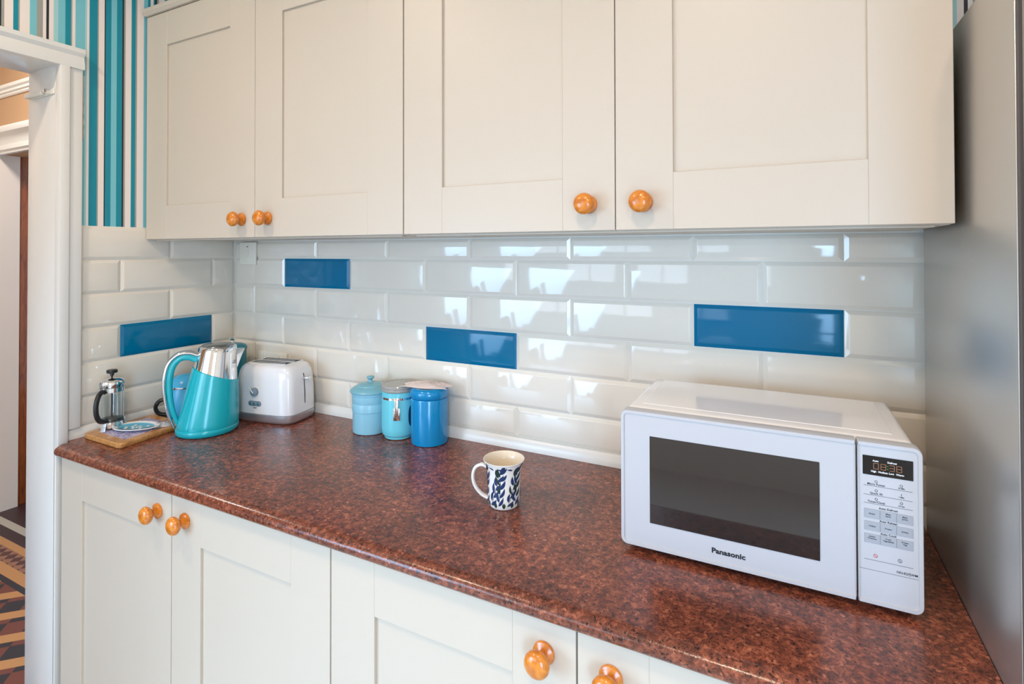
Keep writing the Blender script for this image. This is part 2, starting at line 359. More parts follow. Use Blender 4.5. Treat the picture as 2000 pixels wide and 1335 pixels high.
for r in range(6):
    zt, zb = zrow(r)
    if r == 0: zt = 1.467
    js = odd if r % 2 else even
    for a, b in zip(js[:-1], js[1:]): tile(bm, a, b, zb, zt, PB, 1 if (r, a) in blue else 0)
box(bm, -.006, 2.075, .0052, .0095, .60, 1.5085, mi=2)
struct('tile_splashback', bm, [M_TILE, M_BLUE, M_GROUT], WB, angle=20)
bm = BM(); PL = lambda a, d, z: Vector((-d, -a, z))
for r in range(6):
    zt, zb = zrow(r)
    js = [0.0, .0846, .3805, .488] if r % 2 else [0.0, .231, .488]
    for a, b in zip(js[:-1], js[1:]): tile(bm, a, b, zb, zt, PL, 1 if (r, a) == (3, .0846) else 0)
box(bm, -.0095, -.0052, -.524, .008, .88, 1.5085, mi=2)
struct('tile_splashback', bm, [M_TILE, M_BLUE, M_GROUT], WL, angle=20)
# sealing trims between tiles and worktop
bm = BM(); loft(bm, [[Vector((x, y, z)) for y, z in ((.004, .9003), (-.012, .9003), (-.0115, .909), (-.007, .925), (-.002, .9295), (.004, .9295))] for x in (0.0, 2.046)])
struct('trim_1', bm, M_GLOSSW)
bm = BM(); loft(bm, [[Vector((-y, x, z)) for y, z in ((.004, .9003), (-.012, .9003), (-.0115, .909), (-.007, .925), (-.002, .9295), (.004, .9295))] for x in (-.522, -0.012)])
struct('trim_2', bm, M_GLOSSW)
# door casing: lining, architraves, stop
bm = BM()
box(bm, -WT - .002, -.001, -.545, -.524, 0, 1.965, .0015); box(bm, -WT - .002, .0, -1.40, -1.38, 0, 1.965, .0015)
box(bm, -WT - .002, .004, -1.40, -.524, 1.957, 1.99, .0015)
box(bm, -.0055, .021, -.547, -.5235, .868, 1.9575, .0015); box(bm, -.0055, .014, -.5235, -.489, .930, 1.965, .004)
box(bm, -.0055, .004, -.545, -.53, 0, .868, .001)
loft(bm, [[Vector((x, y, z)) for x, z in ((-.0055, 1.9545), (.021, 1.9545), (.023, 1.963), (.018, 1.99), (.026, 2.0), (.026, 2.012), (-.0055, 2.014))] for y in (-1.46, -.489)])
box(bm, -.0055, .021, -1.46, -1.38, 0, 1.99, .003)
DC = struct('door_1', bm, M_GLOSSW)
# cream filler strip at the cabinet end and torn wallpaper edge
bm = BM()
zs = [1.945 - .0135 * i for i in range(15)]
ring = []
for z in zs: ring.append([Vector((-.0055, -.4830 + random.uniform(-.001, .001), z)), Vector((-.0015, -.4805 + random.uniform(-.0015, .0012), z)), Vector((-.0055, -.4775 + random.uniform(-.002, .001), z))])
loft(bm, ring)
struct('torn_wallpaper_edge', bm, [M_WALL], WL, smooth=False)
bm = BM()
ring = [[Vector((-.0052, -.4885, z)), Vector((-.0030, -.4845 + random.uniform(-.001, .001), z)), Vector((-.0052, -.4822 + random.uniform(-.001, .0012), z))] for z in zs]
loft(bm, ring)
struct('wallpaper_crack', bm, [M_DARK], WL, smooth=False)

# ---- hall seen through the doorway
def ridge(bm, x0, x1, y, z0, z1, steps):
    """horizontal moulding along x on a wall facing -y; steps = [(fraction, projection)]"""
    prof = [(y + .01, z0)] + [(y - p, z0 + (z1 - z0) * f) for f, p in steps] + [(y + .01, z1)]
    loft(bm, [[Vector((x, a, b)) for a, b in prof] for x in (x0, x1)])
bm = BM(); box(bm, -2.6, -1.10, .05, .16, 1.97, 2.86); box(bm, -1.10, -WT, .05, .16, 0, 2.86)
WH = struct('wall_hall_header', bm, M_TANW, smooth=False)
bm = BM(); ridge(bm, -2.6, -WT, .05, 2.275, 2.33, [(0, .006), (.12, .012), (.3, .012), (.34, .02), (.55, .02), (.6, .014), (.72, .026), (.9, .03), (1, .03)])
struct('picture_rail', bm, M_GLOSSW, WH)
bm = BM(); ridge(bm, -2.6, -1.0, .05, 1.965, 2.10, [(0, .01), (.1, .012), (.14, .02), (.3, .02), (.34, .012), (.5, .018), (.7, .03), (.78, .045), (.9, .05), (1, .05)])
struct('door_head_moulding', bm, M_GLOSSW, WH)
bm = BM(); box(bm, -2.15, -2.05, -2.2, .142, 0, 2.86); struct('wall_hall_end', bm, M_BEIGE, smooth=False)
bm = BM(); box(bm, -2.14, -2.06, .142, .24, 0, 1.99, .004); struct('trim_3', bm, M_BROWN)
bm = BM(); box(bm, -3.2, -WT, 1.4, 1.5, 0, 2.86); struct('wall_hall_far', bm, M_BEIGE, smooth=False)
bm = BM(); box(bm, -3.2, -WT, -2.3, -2.2, 0, 2.86); struct('wall_hall_near', bm, M_TANW, smooth=False)

# ------------------------------------------------------------------ doors and cabinets
def shaker(bm, x0, x1, z0, z1, yb, yf, st=.106, rl=.103, rec=.0065):
    """shaker door facing -y: two stiles, two rails, recessed panel"""
    e = .0007
    box(bm, x0, x0 + st, yf, yb, z0, z1, e, 1); box(bm, x1 - st, x1, yf, yb, z0, z1, e, 1)
    box(bm, x0 + st, x1 - st, yf, yb, z0, z0 + rl, e, 1); box(bm, x0 + st, x1 - st, yf, yb, z1 - rl, z1, e, 1)
    box(bm, x0 + st - .004, x1 - st + .004, yf + rec, yb, z0 + rl - .004, z1 - rl + .004)
def knob_bm():
    b = BM()
    prof = [(0, 0), (.0175, 0), (.0182, .002), (.0172, .005), (.013, .0075), (.0088, .010), (.0082, .014), (.0105, .0175), (.0165, .0205),
            (.0198, .0245), (.0206, .0285), (.0194, .0325), (.0160, .0362), (.0105, .0388), (.005, .0398), (0, .0401)]
    lathe(b, prof, M=Matrix.Rotation(PI / 2, 3, 'X'), seg=40); return b
_k = [None]
def knob(parent, x, y, z):
    if _k[0] is None:
        o = obj('knob', knob_bm(), M_KNOB, parent); _k[0] = o
    else:
        o = _k[0].copy(); COL.objects.link(o); o.parent = parent
    o.location = (x, y, z); o.rotation_euler = (0, random.uniform(0, 3), 0); o['label'] = 'varnished orange pine knob'
    return o
def wall_cab(x0, xm, x1, label):
    z0, z1 = 1.470, 2.180
    t = thing('wall_cabinet', label, 'kitchen cabinet', (x0, 0, z0), 0, 'cream wall cabinets above the worktop')
    w = x1 - x0; b = BM()
    box(b, .002, w - .002, -.2895, -.001, .0, z1 - z0 - .001, .001, 1)
    obj('cabinet_body', b, M_CAB, t)
    b = BM(); box(b, .02, w - .02, -.288, -.268, -.0032, .0, .0008, 1); obj('light_rail', b, M_CAB, t)
    for a, c2, kx in ((.0008, xm - x0 - .0009, xm - x0 - .053), (xm - x0 + .0009, w - .0008, xm - x0 + .053)):
        b = BM(); shaker(b, a, c2, .0012, z1 - z0 - .002, -.2905, -.310)
        d = obj('door', b, M_CAB, t, angle=30); knob(d, kx, -.310, .0515)
    b = BM()
    prof = [(-.001, .71), (-.317, .71), (-.3195, .7125), (-.321, .7165), (-.3235, .7185), (-.3235, .730), (-.3215, .7325), (-.001, .7325)]
    loft(b, [[Vector((x, y, z)) for y, z in prof] for x in (0, w)]); obj('cornice', b, M_CAB, t)
    return t
wall_cab(0.0015, .5145, 1.0255, 'cream shaker double wall cabinet beside the striped wallpaper, left one')
wall_cab(1.0275, 1.5290, 2.0385, 'cream shaker double wall cabinet above the microwave, next to the fridge')
def base_cab(x0, xm, x1, label):
    t = thing('base_cabinet', label, 'kitchen cabinet', (x0, 0, 0), 0, 'cream base cabinets under the worktop')
    w = x1 - x0; b = BM(); box(b, .002, w - .002, -.519, -.01, .14, .868, .001, 1); obj('cabinet_body', b, M_CAB, t)
    b = BM(); box(b, .002, w - .002, -.47, -.455, 0.0, .14, .001, 1); obj('plinth', b, M_CAB, t)
    for a, c2, kx in ((.0012, xm - x0 - .0014, xm - x0 - .053), (xm - x0 + .0014, w - .0012, xm - x0 + .053)):
        b = BM(); shaker(b, a, c2, .15, .8655, -.521, -.540, .1065, .1)
        d = obj('door', b, M_CAB, t, angle=30); knob(d, kx, -.540, .8145)
    return t
base_cab(.0245, .5295, 1.0340, 'cream shaker double base cabinet beside the doorway')
base_cab(1.0350, 1.5335, 2.0400, 'cream shaker double base cabinet nearest the fridge, below the microwave')

# worktop
bm = BM()
prof = [(-.001, .8705), (-.001, .900), (-.538, .900), (-.546, .8992), (-.553, .8965), (-.5585, .892), (-.5605, .886), (-.5595, .879), (-.556, .8745), (-.550, .872), (-.53, .8705)]
nx = 2
loft(bm, [[Vector((x, y, z)) for y, z in prof] for x in (.0285, 2.0498)])
box(bm, .0005, .0285, -.5225, -.001, .8705, .900)
for v in bm.verts:
    if v.co.x < .03 and v.co.y < -.55: v.co.x += .002
WT_O = one('worktop', 'red-brown granite-effect laminate worktop with a rounded front edge', 'worktop', bm, M_TOP, angle=40)

# ------------------------------------------------------------------ fridge
fx, fw_ = 2.051, .60
t = thing('fridge_freezer', 'tall silver-grey fridge freezer at the right-hand end of the worktop', 'fridge', (fx, 0, 0))
b = BM(); box(b, 0, fw_, -.4975, -.03, .02, 1.778, .003, 2); obj('fridge_body', b, M_FRIDGE, t)
for z0, z1 in ((.05, .62), (.63, 1.776)):
    b = BM(); box(b, .003, fw_ - .003, -.572, -.5045, z0, z1, .008, 3); d = obj('door', b, M_FRIDGE, t)
    b = BM(); box(b, .001, fw_ - .012, -.5045, -.4975, z0 + .01, z1 - .01, .001, 1); obj('door_seal', b, M_GASK, d)
b = BM(); box(b, .02, fw_ - .02, -.49, -.05, 0, .02); obj('plinth', b, M_BLACK, t)

# ------------------------------------------------------------------ microwave
mx0, my, mz = 1.5495, -.355, .9005
t = thing('microwave_oven', 'white microwave oven with dark window standing in front of the fridge side', 'microwave', (mx0, my, mz))
MW = t; w, hh, dp = .4395, .250, .262
b = BM()
box(b, .006, w - .006, .020, dp, .010, hh - .0005, .010, 4)
obj('casing', b, M_MWTOP, t)
b = BM()  # shallow raised field on the casing top
frs = [(.030, .050, w - .030, dp - .018)]
for x0, y0, x1, y1 in frs:
    loft(b, [[Vector((x0 - e, y0 - e, z)), Vector((x1 + e, y0 - e, z)), Vector((x1 + e, y1 + e, z)), Vector((x0 - e, y1 + e, z))] for e, z in ((.0015, hh - .001), (0, hh + .0003), (-.003, hh + .0006))], cap0=False)
obj('top_panel', b, M_MWTOP, t, angle=15)
def rounded(x0, x1, z0, z1, rad, y, corners=(1, 1, 1, 1), n=6):
    """outline in xz; corners: bl, br, tr, tl rounded flags"""
    out = []
    for (cx, cz, a0, fl, sx_, sz_) in ((x0, z0, PI, corners[0], 1, 1), (x1, z0, 1.5 * PI, corners[1], -1, 1), (x1, z1, 0, corners[2], -1, -1), (x0, z1, .5 * PI, corners[3], 1, -1)):
        rr = rad if fl else rad * .12
        for k in range(n + 1):
            a = a0 + (PI / 2) * k / n
            out.append(Vector((cx + sx_ * rr + rr * math.cos(a), y, cz + sz_ * rr + rr * math.sin(a))))
    return out
def panel(bm, x0, x1, z0, z1, corners, bw=.006, rad=.012, y0=.020):
    rings = [rounded(x0, x1, z0, z1, rad, y0, corners), rounded(x0, x1, z0, z1, rad, .003, corners), rounded(x0 + .0012, x1 - .0012, z0 + .0012, z1 - .0012, rad - .001, .0, corners)]
    L_, R__ = (bw, .0004) if corners[0] else (.0004, bw)
    rings.append(rounded(x0 + L_, x1 - R__, z0 + bw, z1 - bw, rad * .6, .0, corners))
    rings.append(rounded(x0 + L_ + .0008, x1 - R__ - .0008, z0 + bw + .0008, z1 - bw - .0008, rad * .55, .0022, corners))
    loft(bm, rings)
xg = .3575
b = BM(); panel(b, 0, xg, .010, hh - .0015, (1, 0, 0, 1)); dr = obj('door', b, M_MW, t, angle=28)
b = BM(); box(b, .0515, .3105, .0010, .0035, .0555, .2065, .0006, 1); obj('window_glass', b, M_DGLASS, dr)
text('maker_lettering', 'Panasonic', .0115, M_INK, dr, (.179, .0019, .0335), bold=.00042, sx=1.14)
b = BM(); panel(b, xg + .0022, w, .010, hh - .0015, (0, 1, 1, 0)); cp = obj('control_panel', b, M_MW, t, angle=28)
b = BM(); dx0, dx1 = 1.9160 - mx0, 1.9772 - mx0
z_ = lambda z: z - mz
box(b, dx0, dx1, .0012, .003, z_(1.1003), z_(1.1284), .0003, 1); ds = obj('display', b, M_DISP, cp)
# seven-segment clock digits 08:38
segs = {'0': 'abcdef', '8': 'abcdefg', '3': 'abcdg'}
b = BM(); yq = .0010; dw, dh, th = .0060, .0082, .0006
def seg_box(cx, cz, wx, wz): box(b, cx - wx / 2, cx + wx / 2, yq, yq + .0004, cz - wz / 2, cz + wz / 2)
zc = z_(1.1142)
for i, (ch, cx) in enumerate(zip('0838', (.0165, .0255, .0358, .0445))):
    cx += dx0
    for s in segs[ch]:
        if s in 'agd': seg_box(cx, zc + {'a': dh / 2, 'g': 0, 'd': -dh / 2}[s], dw, th)
        else: seg_box(cx + (dw / 2 if s in 'bc' else -dw / 2), zc + (dh / 4 if s in 'bf' else -dh / 4), th, dh / 2)
obj('clock_digits', b, M_SEG, ds, smooth=False)
b = BM(); box(b, dx0 + .0303, dx0 + .0313, yq, yq + .0004, zc - .0026, zc - .0016); box(b, dx0 + .0303, dx0 + .0313, yq, yq + .0004, zc + .0016, zc + .0026); obj('clock_colon', b, M_GSEG, ds, smooth=False)
tx = lambda z: (z - mz)
yt = .0010
join_text([('Auto', .0036, (dx0 + .016, yt, tx(1.1218)), 'CENTER', .0001), ('Defrost', .0036, (dx0 + .036, yt, tx(1.1218)), 'CENTER', .0001),
           ('High', .0036, (dx0 + .0135, yt, tx(1.1062)), 'CENTER', .0001), ('Medium', .0036, (dx0 + .0250, yt, tx(1.1062)), 'CENTER', .0001),
           ('Low', .0036, (dx0 + .0352, yt, tx(1.1062)), 'CENTER', .0001), ('Warm', .0036, (dx0 + .0455, yt, tx(1.1062)), 'CENTER', .0001)], 'display_lettering', M_WINK, ds)
cxl, cxr = dx0 + .0165, dx0 + .0470
yt = .0020
items = [('Micro Power', .0042, (cxl, yt, tx(1.0868)), 'CENTER', .00002), ('10 Min', .0030, (cxr, yt, tx(1.0868)), 'CENTER', .00002),
         ('Quick 30', .0042, (cxl, yt, tx(1.0735)), 'CENTER', .00002), ('1 Min', .0030, (cxr, yt, tx(1.0740)), 'CENTER', .00002),
         ('Timer/Clock', .0042, (cxl, yt, tx(1.0610)), 'CENTER', .00002), ('10 Sec', .0030, (cxr, yt, tx(1.0612)), 'CENTER', .00002),
         ('Auto Defrost', .0042, (dx0 + .031, yt, tx(1.0529)), 'CENTER', .00004), ('Auto Reheat', .0042, (dx0 + .031, yt, tx(1.0341)), 'CENTER', .00004),
         ('Auto Cook', .0042, (dx0 + .031, yt, tx(1.0159)), 'CENTER', .00004), ('NN-E27JWM', .0046, (w - .0075, yt, tx(.9655)), 'RIGHT', .00002)]
join_text(items, 'panel_lettering', M_INK, cp)
for z in (1.0840, 1.0706, 1.0580, .9752):
    b = BM(); box(b, dx0 + .001, dx1 - .001, .0019, .0024, tx(z), tx(z) + .00035); obj('panel_line', b, M_INK, cp, smooth=False)
b = BM(); box(b, xg + .003, w - .0070, .0019, .0024, tx(.9605), tx(.9605) + .0003); obj('panel_line', b, M_INK, cp, smooth=False)
def ringsym(bm_, cc, z, r, th_=.0003): tube(bm_, [(cc + r * math.cos(a), .0021, tx(z) + r * math.sin(a)) for a in [2 * PI * k / 20 for k in range(20)]], th_, seg=5, close=True, up=Vector((0, 1, 0)))
for zc2, cc in ((1.0910, cxl), (1.0778, cxl), (1.0653, cxl), (1.0905, cxr), (1.0655, cxr)):
    b = BM(); ringsym(b, cc, zc2, .0016); obj('key_symbol', b, M_INK, cp, smooth=False)
b = BM(); box(b, cxr - .0003, cxr + .0003, .0019, .0024, tx(1.0762), tx(1.0790)); obj('key_symbol', b, M_INK, cp, smooth=False)
b = BM(); ringsym(b, cxr - .0025, .9822, .0024); box(b, cxr - .0028, cxr - .0022, .0019, .0024, tx(.9806), tx(.9838)); obj('start_symbol', b, M_INK, cp, smooth=False)
b = BM(); ringsym(b, cxl - .0015, .9822, .0024); tube(b, [(cxl - .0031, .0021, tx(.9838)), (cxl + .0001, .0021, tx(.9806))], .0003, seg=5, up=Vector((0, 1, 0))); obj('stop_symbol', b, M_RINK, cp, smooth=False)
names = [['Bread', 'Meat\nItems', 'Meat\nJoints'], ['Chilled', 'Frozen', 'Drinks'], ['Jacket\nPotatoes', 'Fresh\nVegetables', 'Frozen\nVeg.']]
for ri, zt in enumerate((1.0500, 1.0318, 1.0136)):
    for ci in range(3):
        x0 = dx0 + .0013 + ci * .01985
        b = BM(); box(b, x0, x0 + .0193, .0012, .0026, tx(zt) - .0133, tx(zt), .0002, 1)
        bo = obj('button', b, M_GREY, cp)
        text('button_lettering', names[ri][ci], .0030, M_INK, bo, (x0 + .0097, .0011, tx(zt) - .0066 + (.0016 if '\n' in names[ri][ci] else 0)), bold=.00001)
for x, y in ((.03, .045), (w - .03, .045), (.03, dp - .03), (w - .03, dp - .03)):
    b = BM(); lathe(b, [(.010, 0), (.011, .002), (.011, .0105)], (x, y, 0), 20); obj('foot', b, M_BLACK, t)

# ------------------------------------------------------------------ kettle
t = thing('kettle', 'turquoise jug kettle with chrome top and looped handle', 'kettle', (.2795, -.2885, .9005), math.atan2(.83, .555))
KZ = .252
def ksec(z, g=0.0, n=56):
    f = z / KZ
    xl = -.0825 + (.0825 - .022) * (f ** 0.95); xr = .0825 - .0035 * f; ry = .0800 - .031 * f
    cx, rx = (xl + xr) / 2, (xr - xl) / 2
    return cx, rx + g, ry + g
def kring(z, g=0.0, n=56, zf=None):
    out = []
    for k in range(n):
        a = 2 * PI * k / n; zz = z if zf is None else zf(a)
        cx, rx, ry = ksec(zz, g); out.append(Vector((cx + rx * math.cos(a), ry * math.sin(a), zz)))
    return out
def ztop(a):
    cx, rx, ry = ksec(.17); x = cx + rx * math.cos(a)
    return .193 - (x + .045) / .125 * .047
b = BM()
rings = [kring(.0, -.010), kring(.0012, -.004), kring(.006, .001), kring(.016, .0035), kring(.0185, .0026), kring(.020, .0018), kring(.022, .0026)]
for s in (.08, .2, .35, .5, .65, .8, .92, 1.0): rings.append(kring(0, .0030, zf=lambda a, s=s: .022 + (ztop(a) - .022) * s))
rings.append(kring(0, .0006, zf=lambda a: ztop(a) + .0012)); rings.append(kring(0, -.004, zf=lambda a: ztop(a) + .0002))
loft(b, rings, cap1=False); obj('body', b, M_TEAL, t, angle=40)
b = BM(); loft(b, [kring(.12, -.003)] + [kring(z, -.0005) for z in (.13, .16, .19, .215, .235, .244)] + [kring(.2485, -.002), kring(.2505, -.006)]); obj('chrome_top', b, M_CHROME, t, angle=50)
b = BM(); loft(b, [kring(.2495, -.0065), kring(.2535, -.008), kring(.2552, -.014), kring(.2560, -.026), kring(.2562, -.040)]); obj('lid', b, M_LIDM, t, angle=50)
b = BM()  # spout
loft(b, [[Vector((.066, -.017, .188)), Vector((.066, .017, .188)), Vector((.080, .0, .176))], [Vector((.068, -.019, .215)), Vector((.068, .019, .215)), Vector((.093, 0, .213))],
         [Vector((.068, -.019, .236)), Vector((.068, .019, .236)), Vector((.104, 0, .2375))]])
bmesh.ops.bevel(b, geom=list(b.edges), offset=.0025, segments=2, affect='EDGES'); obj('spout', b, M_CHROME, t)
hp = smoothpath([(-.018, 0, .222), (-.045, 0, .234), (-.075, 0, .231), (-.098, 0, .205), (-.107, 0, .160), (-.105, 0, .110), (-.096, 0, .062), (-.083, 0, .022)], 8)
def inset(pts, d):
    out = []
    for i, p in enumerate(pts):
        tt = (pts[min(i + 1, len(pts) - 1)] - pts[max(i - 1, 0)]).normalized(); out.append(p + Vector((-tt.z, 0, tt.x)) * d)
    return out
ws = [.011] * len(hp)
def hand(pts, d0, wd, th_, m_, name):
    b = BM(); q = inset(pts, d0); n = len(q)
    tube(b, q, [wd * (1 if i < n * .6 else 1 - .55 * (i - n * .6) / (n * .4)) for i in range(n)], [th_ * (1 if i < n * .6 else 1 - .5 * (i - n * .6) / (n * .4)) for i in range(n)], seg=16, up=Vector((0, 1, 0)), power=.7); return obj(name, b, m_, t, angle=50)
def hand2(pts, d0, across, thick, m_, name):
    # across runs along y (depth of the handle), thick in the handle plane
    b = BM(); q = inset(pts, d0); n = len(q); rings = []
    for i, p in enumerate(q):
        tt = (q[min(i + 1, n - 1)] - q[max(i - 1, 0)]).normalized(); nn = Vector((-tt.z, 0, tt.x)); k = 1 if i < n * .55 else 1 - .5 * (i - n * .55) / (n * .45)
        rings.append([p + Vector((0, across * k * math.copysign(abs(math.cos(a)) ** .7, math.cos(a)), 0)) + nn * (thick * k * math.copysign(abs(math.sin(a)) ** .7, math.sin(a))) for a in [2 * PI * j / 18 for j in range(18)]])
    loft(b, rings); return obj(name, b, m_, t, angle=50)
hand2(hp, -.001, .0135, .0055, M_CHROME, 'handle_back')
hand2(hp, .0115, .0110, .0095, M_TEAL, 'handle_grip')

# ------------------------------------------------------------------ toaster
t = thing('toaster', 'white two-slice toaster with brushed metal base against the tiles', 'toaster', (.351, -.105, .9005), .158)
def se(rx, ry, z, n=64, e=.42, cx=0, cy=0):
    return [Vector((cx + rx * math.copysign(abs(math.cos(a)) ** e, math.cos(a)), cy + ry * math.copysign(abs(math.sin(a)) ** e, math.sin(a)), z)) for a in [2 * PI * k / n for k in range(n)]]
b = BM(); loft(b, [se(.103, .060, .0), se(.108, .065, .003), se(.1115, .0685, .010), se(.1130, .0700, .027), se(.1117, .0687, .0275), se(.105, .062, .0275)], cap1=False)
obj('base', b, M_BRUSH, t)
b = BM(); loft(b, [se(.110, .067, .0278), se(.1123, .0693, .029), se(.1125, .0695, .060), se(.1110, .0685, .10), se(.1085, .0665, .135), se(.1045, .0635, .155), se(.098, .0590, .1675), se(.089, .0535, .1745), se(.0785, .0490, .1765), se(.0775, .0480, .1772)], cap1=True)
obj('body', b, M_TOAST, t, angle=60)
b = BM(); loft(b, [se(.0765, .0475, .1773, e=.25), se(.0755, .0465, .1786, e=.25), se(.073, .044, .1788, e=.25)]); obj('top_plate', b, M_TOAST, t)
for sy in (-.021, .021):
    b = BM(); box(b, -.066, .066, sy - .0135, sy + .0135, .1765, .1794, .0005, 1); sl = obj('bread_slot', b, M_DARK, t)
    b = BM(); box(b, -.056, .056, sy - .0030, sy + .0030, .1790, .1802, .0005, 1)
    for k in (-1, 1): box(b, -.068, .068, sy + k * .0145 - .0012, sy + k * .0145 + .0012, .1785, .1805, .0004, 1)
    obj('slot_rim', b, M_BRUSH, sl)
yf = -.0685; DX = -.018
b = BM(); lathe(b, [(.0, 0), (.0155, 0), (.0155, .0008)], (DX, yf + .001, .096), 32, M=Matrix.Rotation(PI / 2, 3, 'X')); obj('dial_ring', b, M_SWITCH, t)
b = BM(); lathe(b, [(0, 0), (.0128, 0), (.0124, .009), (.010, .0105), (0, .0108)], (DX, yf + .001, .096), 32, M=Matrix.Rotation(PI / 2, 3, 'X'))
dl_ = obj('dial', b, M_DIAL, t)
b = BM(); tube(b, [(DX + .001, yf - .0100, .094), (DX - .017, yf - .0085, .110)], .0017, seg=8); obj('dial_pointer', b, M_TOAST, dl_)
b = BM()
pp = []
for k in range(20):
    a = PI / 2 + PI * k / 19; pp.append((DX - .0165 + .0080 * math.cos(a), .0600 + .0080 * math.sin(a)))
for k in range(20):
    a = -PI / 2 + PI * k / 19; pp.append((DX + .0165 + .0080 * math.cos(a), .0600 + .0080 * math.sin(a)))
loft(b, [[Vector((x, y, z)) for x, z in pp] for y in (yf + .004, yf - .0022)]); bp = obj('button_strip', b, M_DIAL, t)
for k in (-1, 0, 1):
    b = BM(); lathe(b, [(0, 0), (.0042, 0), (.0036, .0028), (0, .0036)], (DX + k * .0150, yf - .002, .0600), 16, M=Matrix.Rotation(PI / 2, 3, 'X')); obj('button', b, M_CHROME, bp)
b = BM(); box(b, DX - .007, DX + .007, yf - .0016, yf + .003, .0455, .0475, .0003, 1); obj('badge', b, M_INK, t)
b = BM(); loft(b, [[Vector((x + e, y, z)) for e, y in ((-.003, -.0015), (.0004, -.0015), (.0004, .0015), (-.003, .0015))] for x, z in ((.1125, .055), (.1123, .08), (.1110, .105), (.1085, .135), (.1065, .148))]); obj('lever_slot', b, M_DARK, t)
b = BM(); box(b, .106, .130, -.009, .009, .1310, .1380, .0025, 2); obj('lever', b, M_CHROME, t)

# ------------------------------------------------------------------ corner canister, sky blue pot
t = thing('canister', 'tall teal canister with chrome lid knob in the corner behind the kettle', 'canister', (.1130, -.0885, .9005))
b = BM(); lathe(b, [(.040, 0), (.0435, .003), (.0445, .01), (.0445, .192), (.043, .1935)], seg=56); obj('body', b, M_TEAL2, t)
b = BM(); lathe(b, [(.0458, .1935), (.0465, .196), (.0462, .204), (.042, .210), (.030, .2145), (.012, .217), (0, .2175)], seg=56); ld = obj('lid', b, M_TEAL2, t)
b = BM(); lathe(b, [(.006, .216), (.0035, .219), (.003, .2245), (.006, .2275), (.0095, .2315), (.0098, .2345), (.007, .237), (0, .238)], seg=28); obj('knob', b, M_CHROME, ld)
t = thing('pot', 'sky blue rounded pot with black handle half hidden behind the kettle', 'pot', (.082, -.232, .9005), math.radians(-34))
b = BM(); lathe(b, [(.040, 0), (.048, .004), (.053, .02), (.0545, .045), (.052, .075), (.046, .098)], seg=48); obj('body', b, M_POT, t)
b = BM(); lathe(b, [(.0478, .097), (.0492, .099), (.0478, .102)], seg=48); obj('band', b, M_CHROME, t)
b = BM(); lathe(b, [(.0470, .102), (.044, .112), (.034, .126), (.020, .134), (.011, .1365), (0, .137)], seg=48); obj('lid', b, M_POT, t)
b = BM(); tube(b, smoothpath([(-.0, -.050, .062), (0, -.070, .058), (0, -.080, .040), (0, -.072, .020), (0, -.049, .012)]), .006, .008, seg=12, up=Vector((1, 0, 0))); obj('handle', b, M_BLACK, t)

# ------------------------------------------------------------------ chopping board with tile print, dish, wrapper, cafetiere
BA = [(.022, -.489), (.215, -.491), (.188, -.297), (.014, -.293)]
def rpoly(pts, z0, z1, rad, inset_=0.0, n=5):
    c = Vector((sum(p[0] for p in pts) / 4, sum(p[1] for p in pts) / 4)); out = []
    P = [Vector(p) for p in pts]; P = [c + (p - c) * (1 - inset_ / (p - c).length) for p in P]
    for i, p in enumerate(P):
        a = (P[i - 1] - p).normalized(); b_ = (P[(i + 1) % 4] - p).normalized(); s, e = p + a * rad, p + b_ * rad
        for k in range(n + 1):
            u = k / n; out.append(s * (1 - u) ** 2 + p * 2 * u * (1 - u) + e * u * u)
    return [Vector((q.x, q.y, z)) for q in out for z in (z0,)]
t = thing('chopping_board', 'small oak board with lavender print beside the doorway', 'board', (0, 0, 0))
b = BM(); loft(b, [rpoly(BA, .9005, 0, .016, .002), rpoly(BA, .9025, 0, .016), rpoly(BA, .9125, 0, .016), rpoly(BA, .9145, 0, .016, .002)]); obj('wooden_board', b, M_BOARD, t)
b = BM(); loft(b, [rpoly(BA, .9146, 0, .006, .037), rpoly(BA, .9150, 0, .006, .0375)]); obj('lavender_picture', b, M_PRINT, t, smooth=False)
# spoon rest dish
t = thing('spoon_rest', 'oval blue dish with white dots and white rim lying on the oak board', 'dish', (.117, -.402, .9153), math.radians(24))
def ell(a_, b__, z, n=40): return [Vector((a_ * math.cos(u) * (1 + .12 * math.cos(u)), b__ * math.sin(u), z)) for u in [2 * PI * k / n for k in range(n)]]
b = BM(); loft(b, [ell(.044, .024, 0), ell(.052, .031, .0025), ell(.064, .043, .0085), ell(.063, .042, .0100), ell(.050, .0285, .0070), ell(.042, .022, .0040)], cap1=True); dsh = obj('dish', b, M_DISH, t)
b = BM(); loft(b, [ell(.051, .0295, .0081), ell(.042, .022, .0046), ell(.020, .010, .0043)], cap0=False); obj('blue_glaze', b, M_DISHB, t)
for k in range(9):
    a = k * 2.4; rr = .006 + .0031 * k
    b = BM(); lathe(b, [(.0042, 0), (.0038, .0009), (0, .0012)], (rr * 1.25 * math.cos(a), rr * .62 * math.sin(a), .0046 + max(0, rr - .022) * .25), 14); obj('white_dot', b, M_DISH, t)
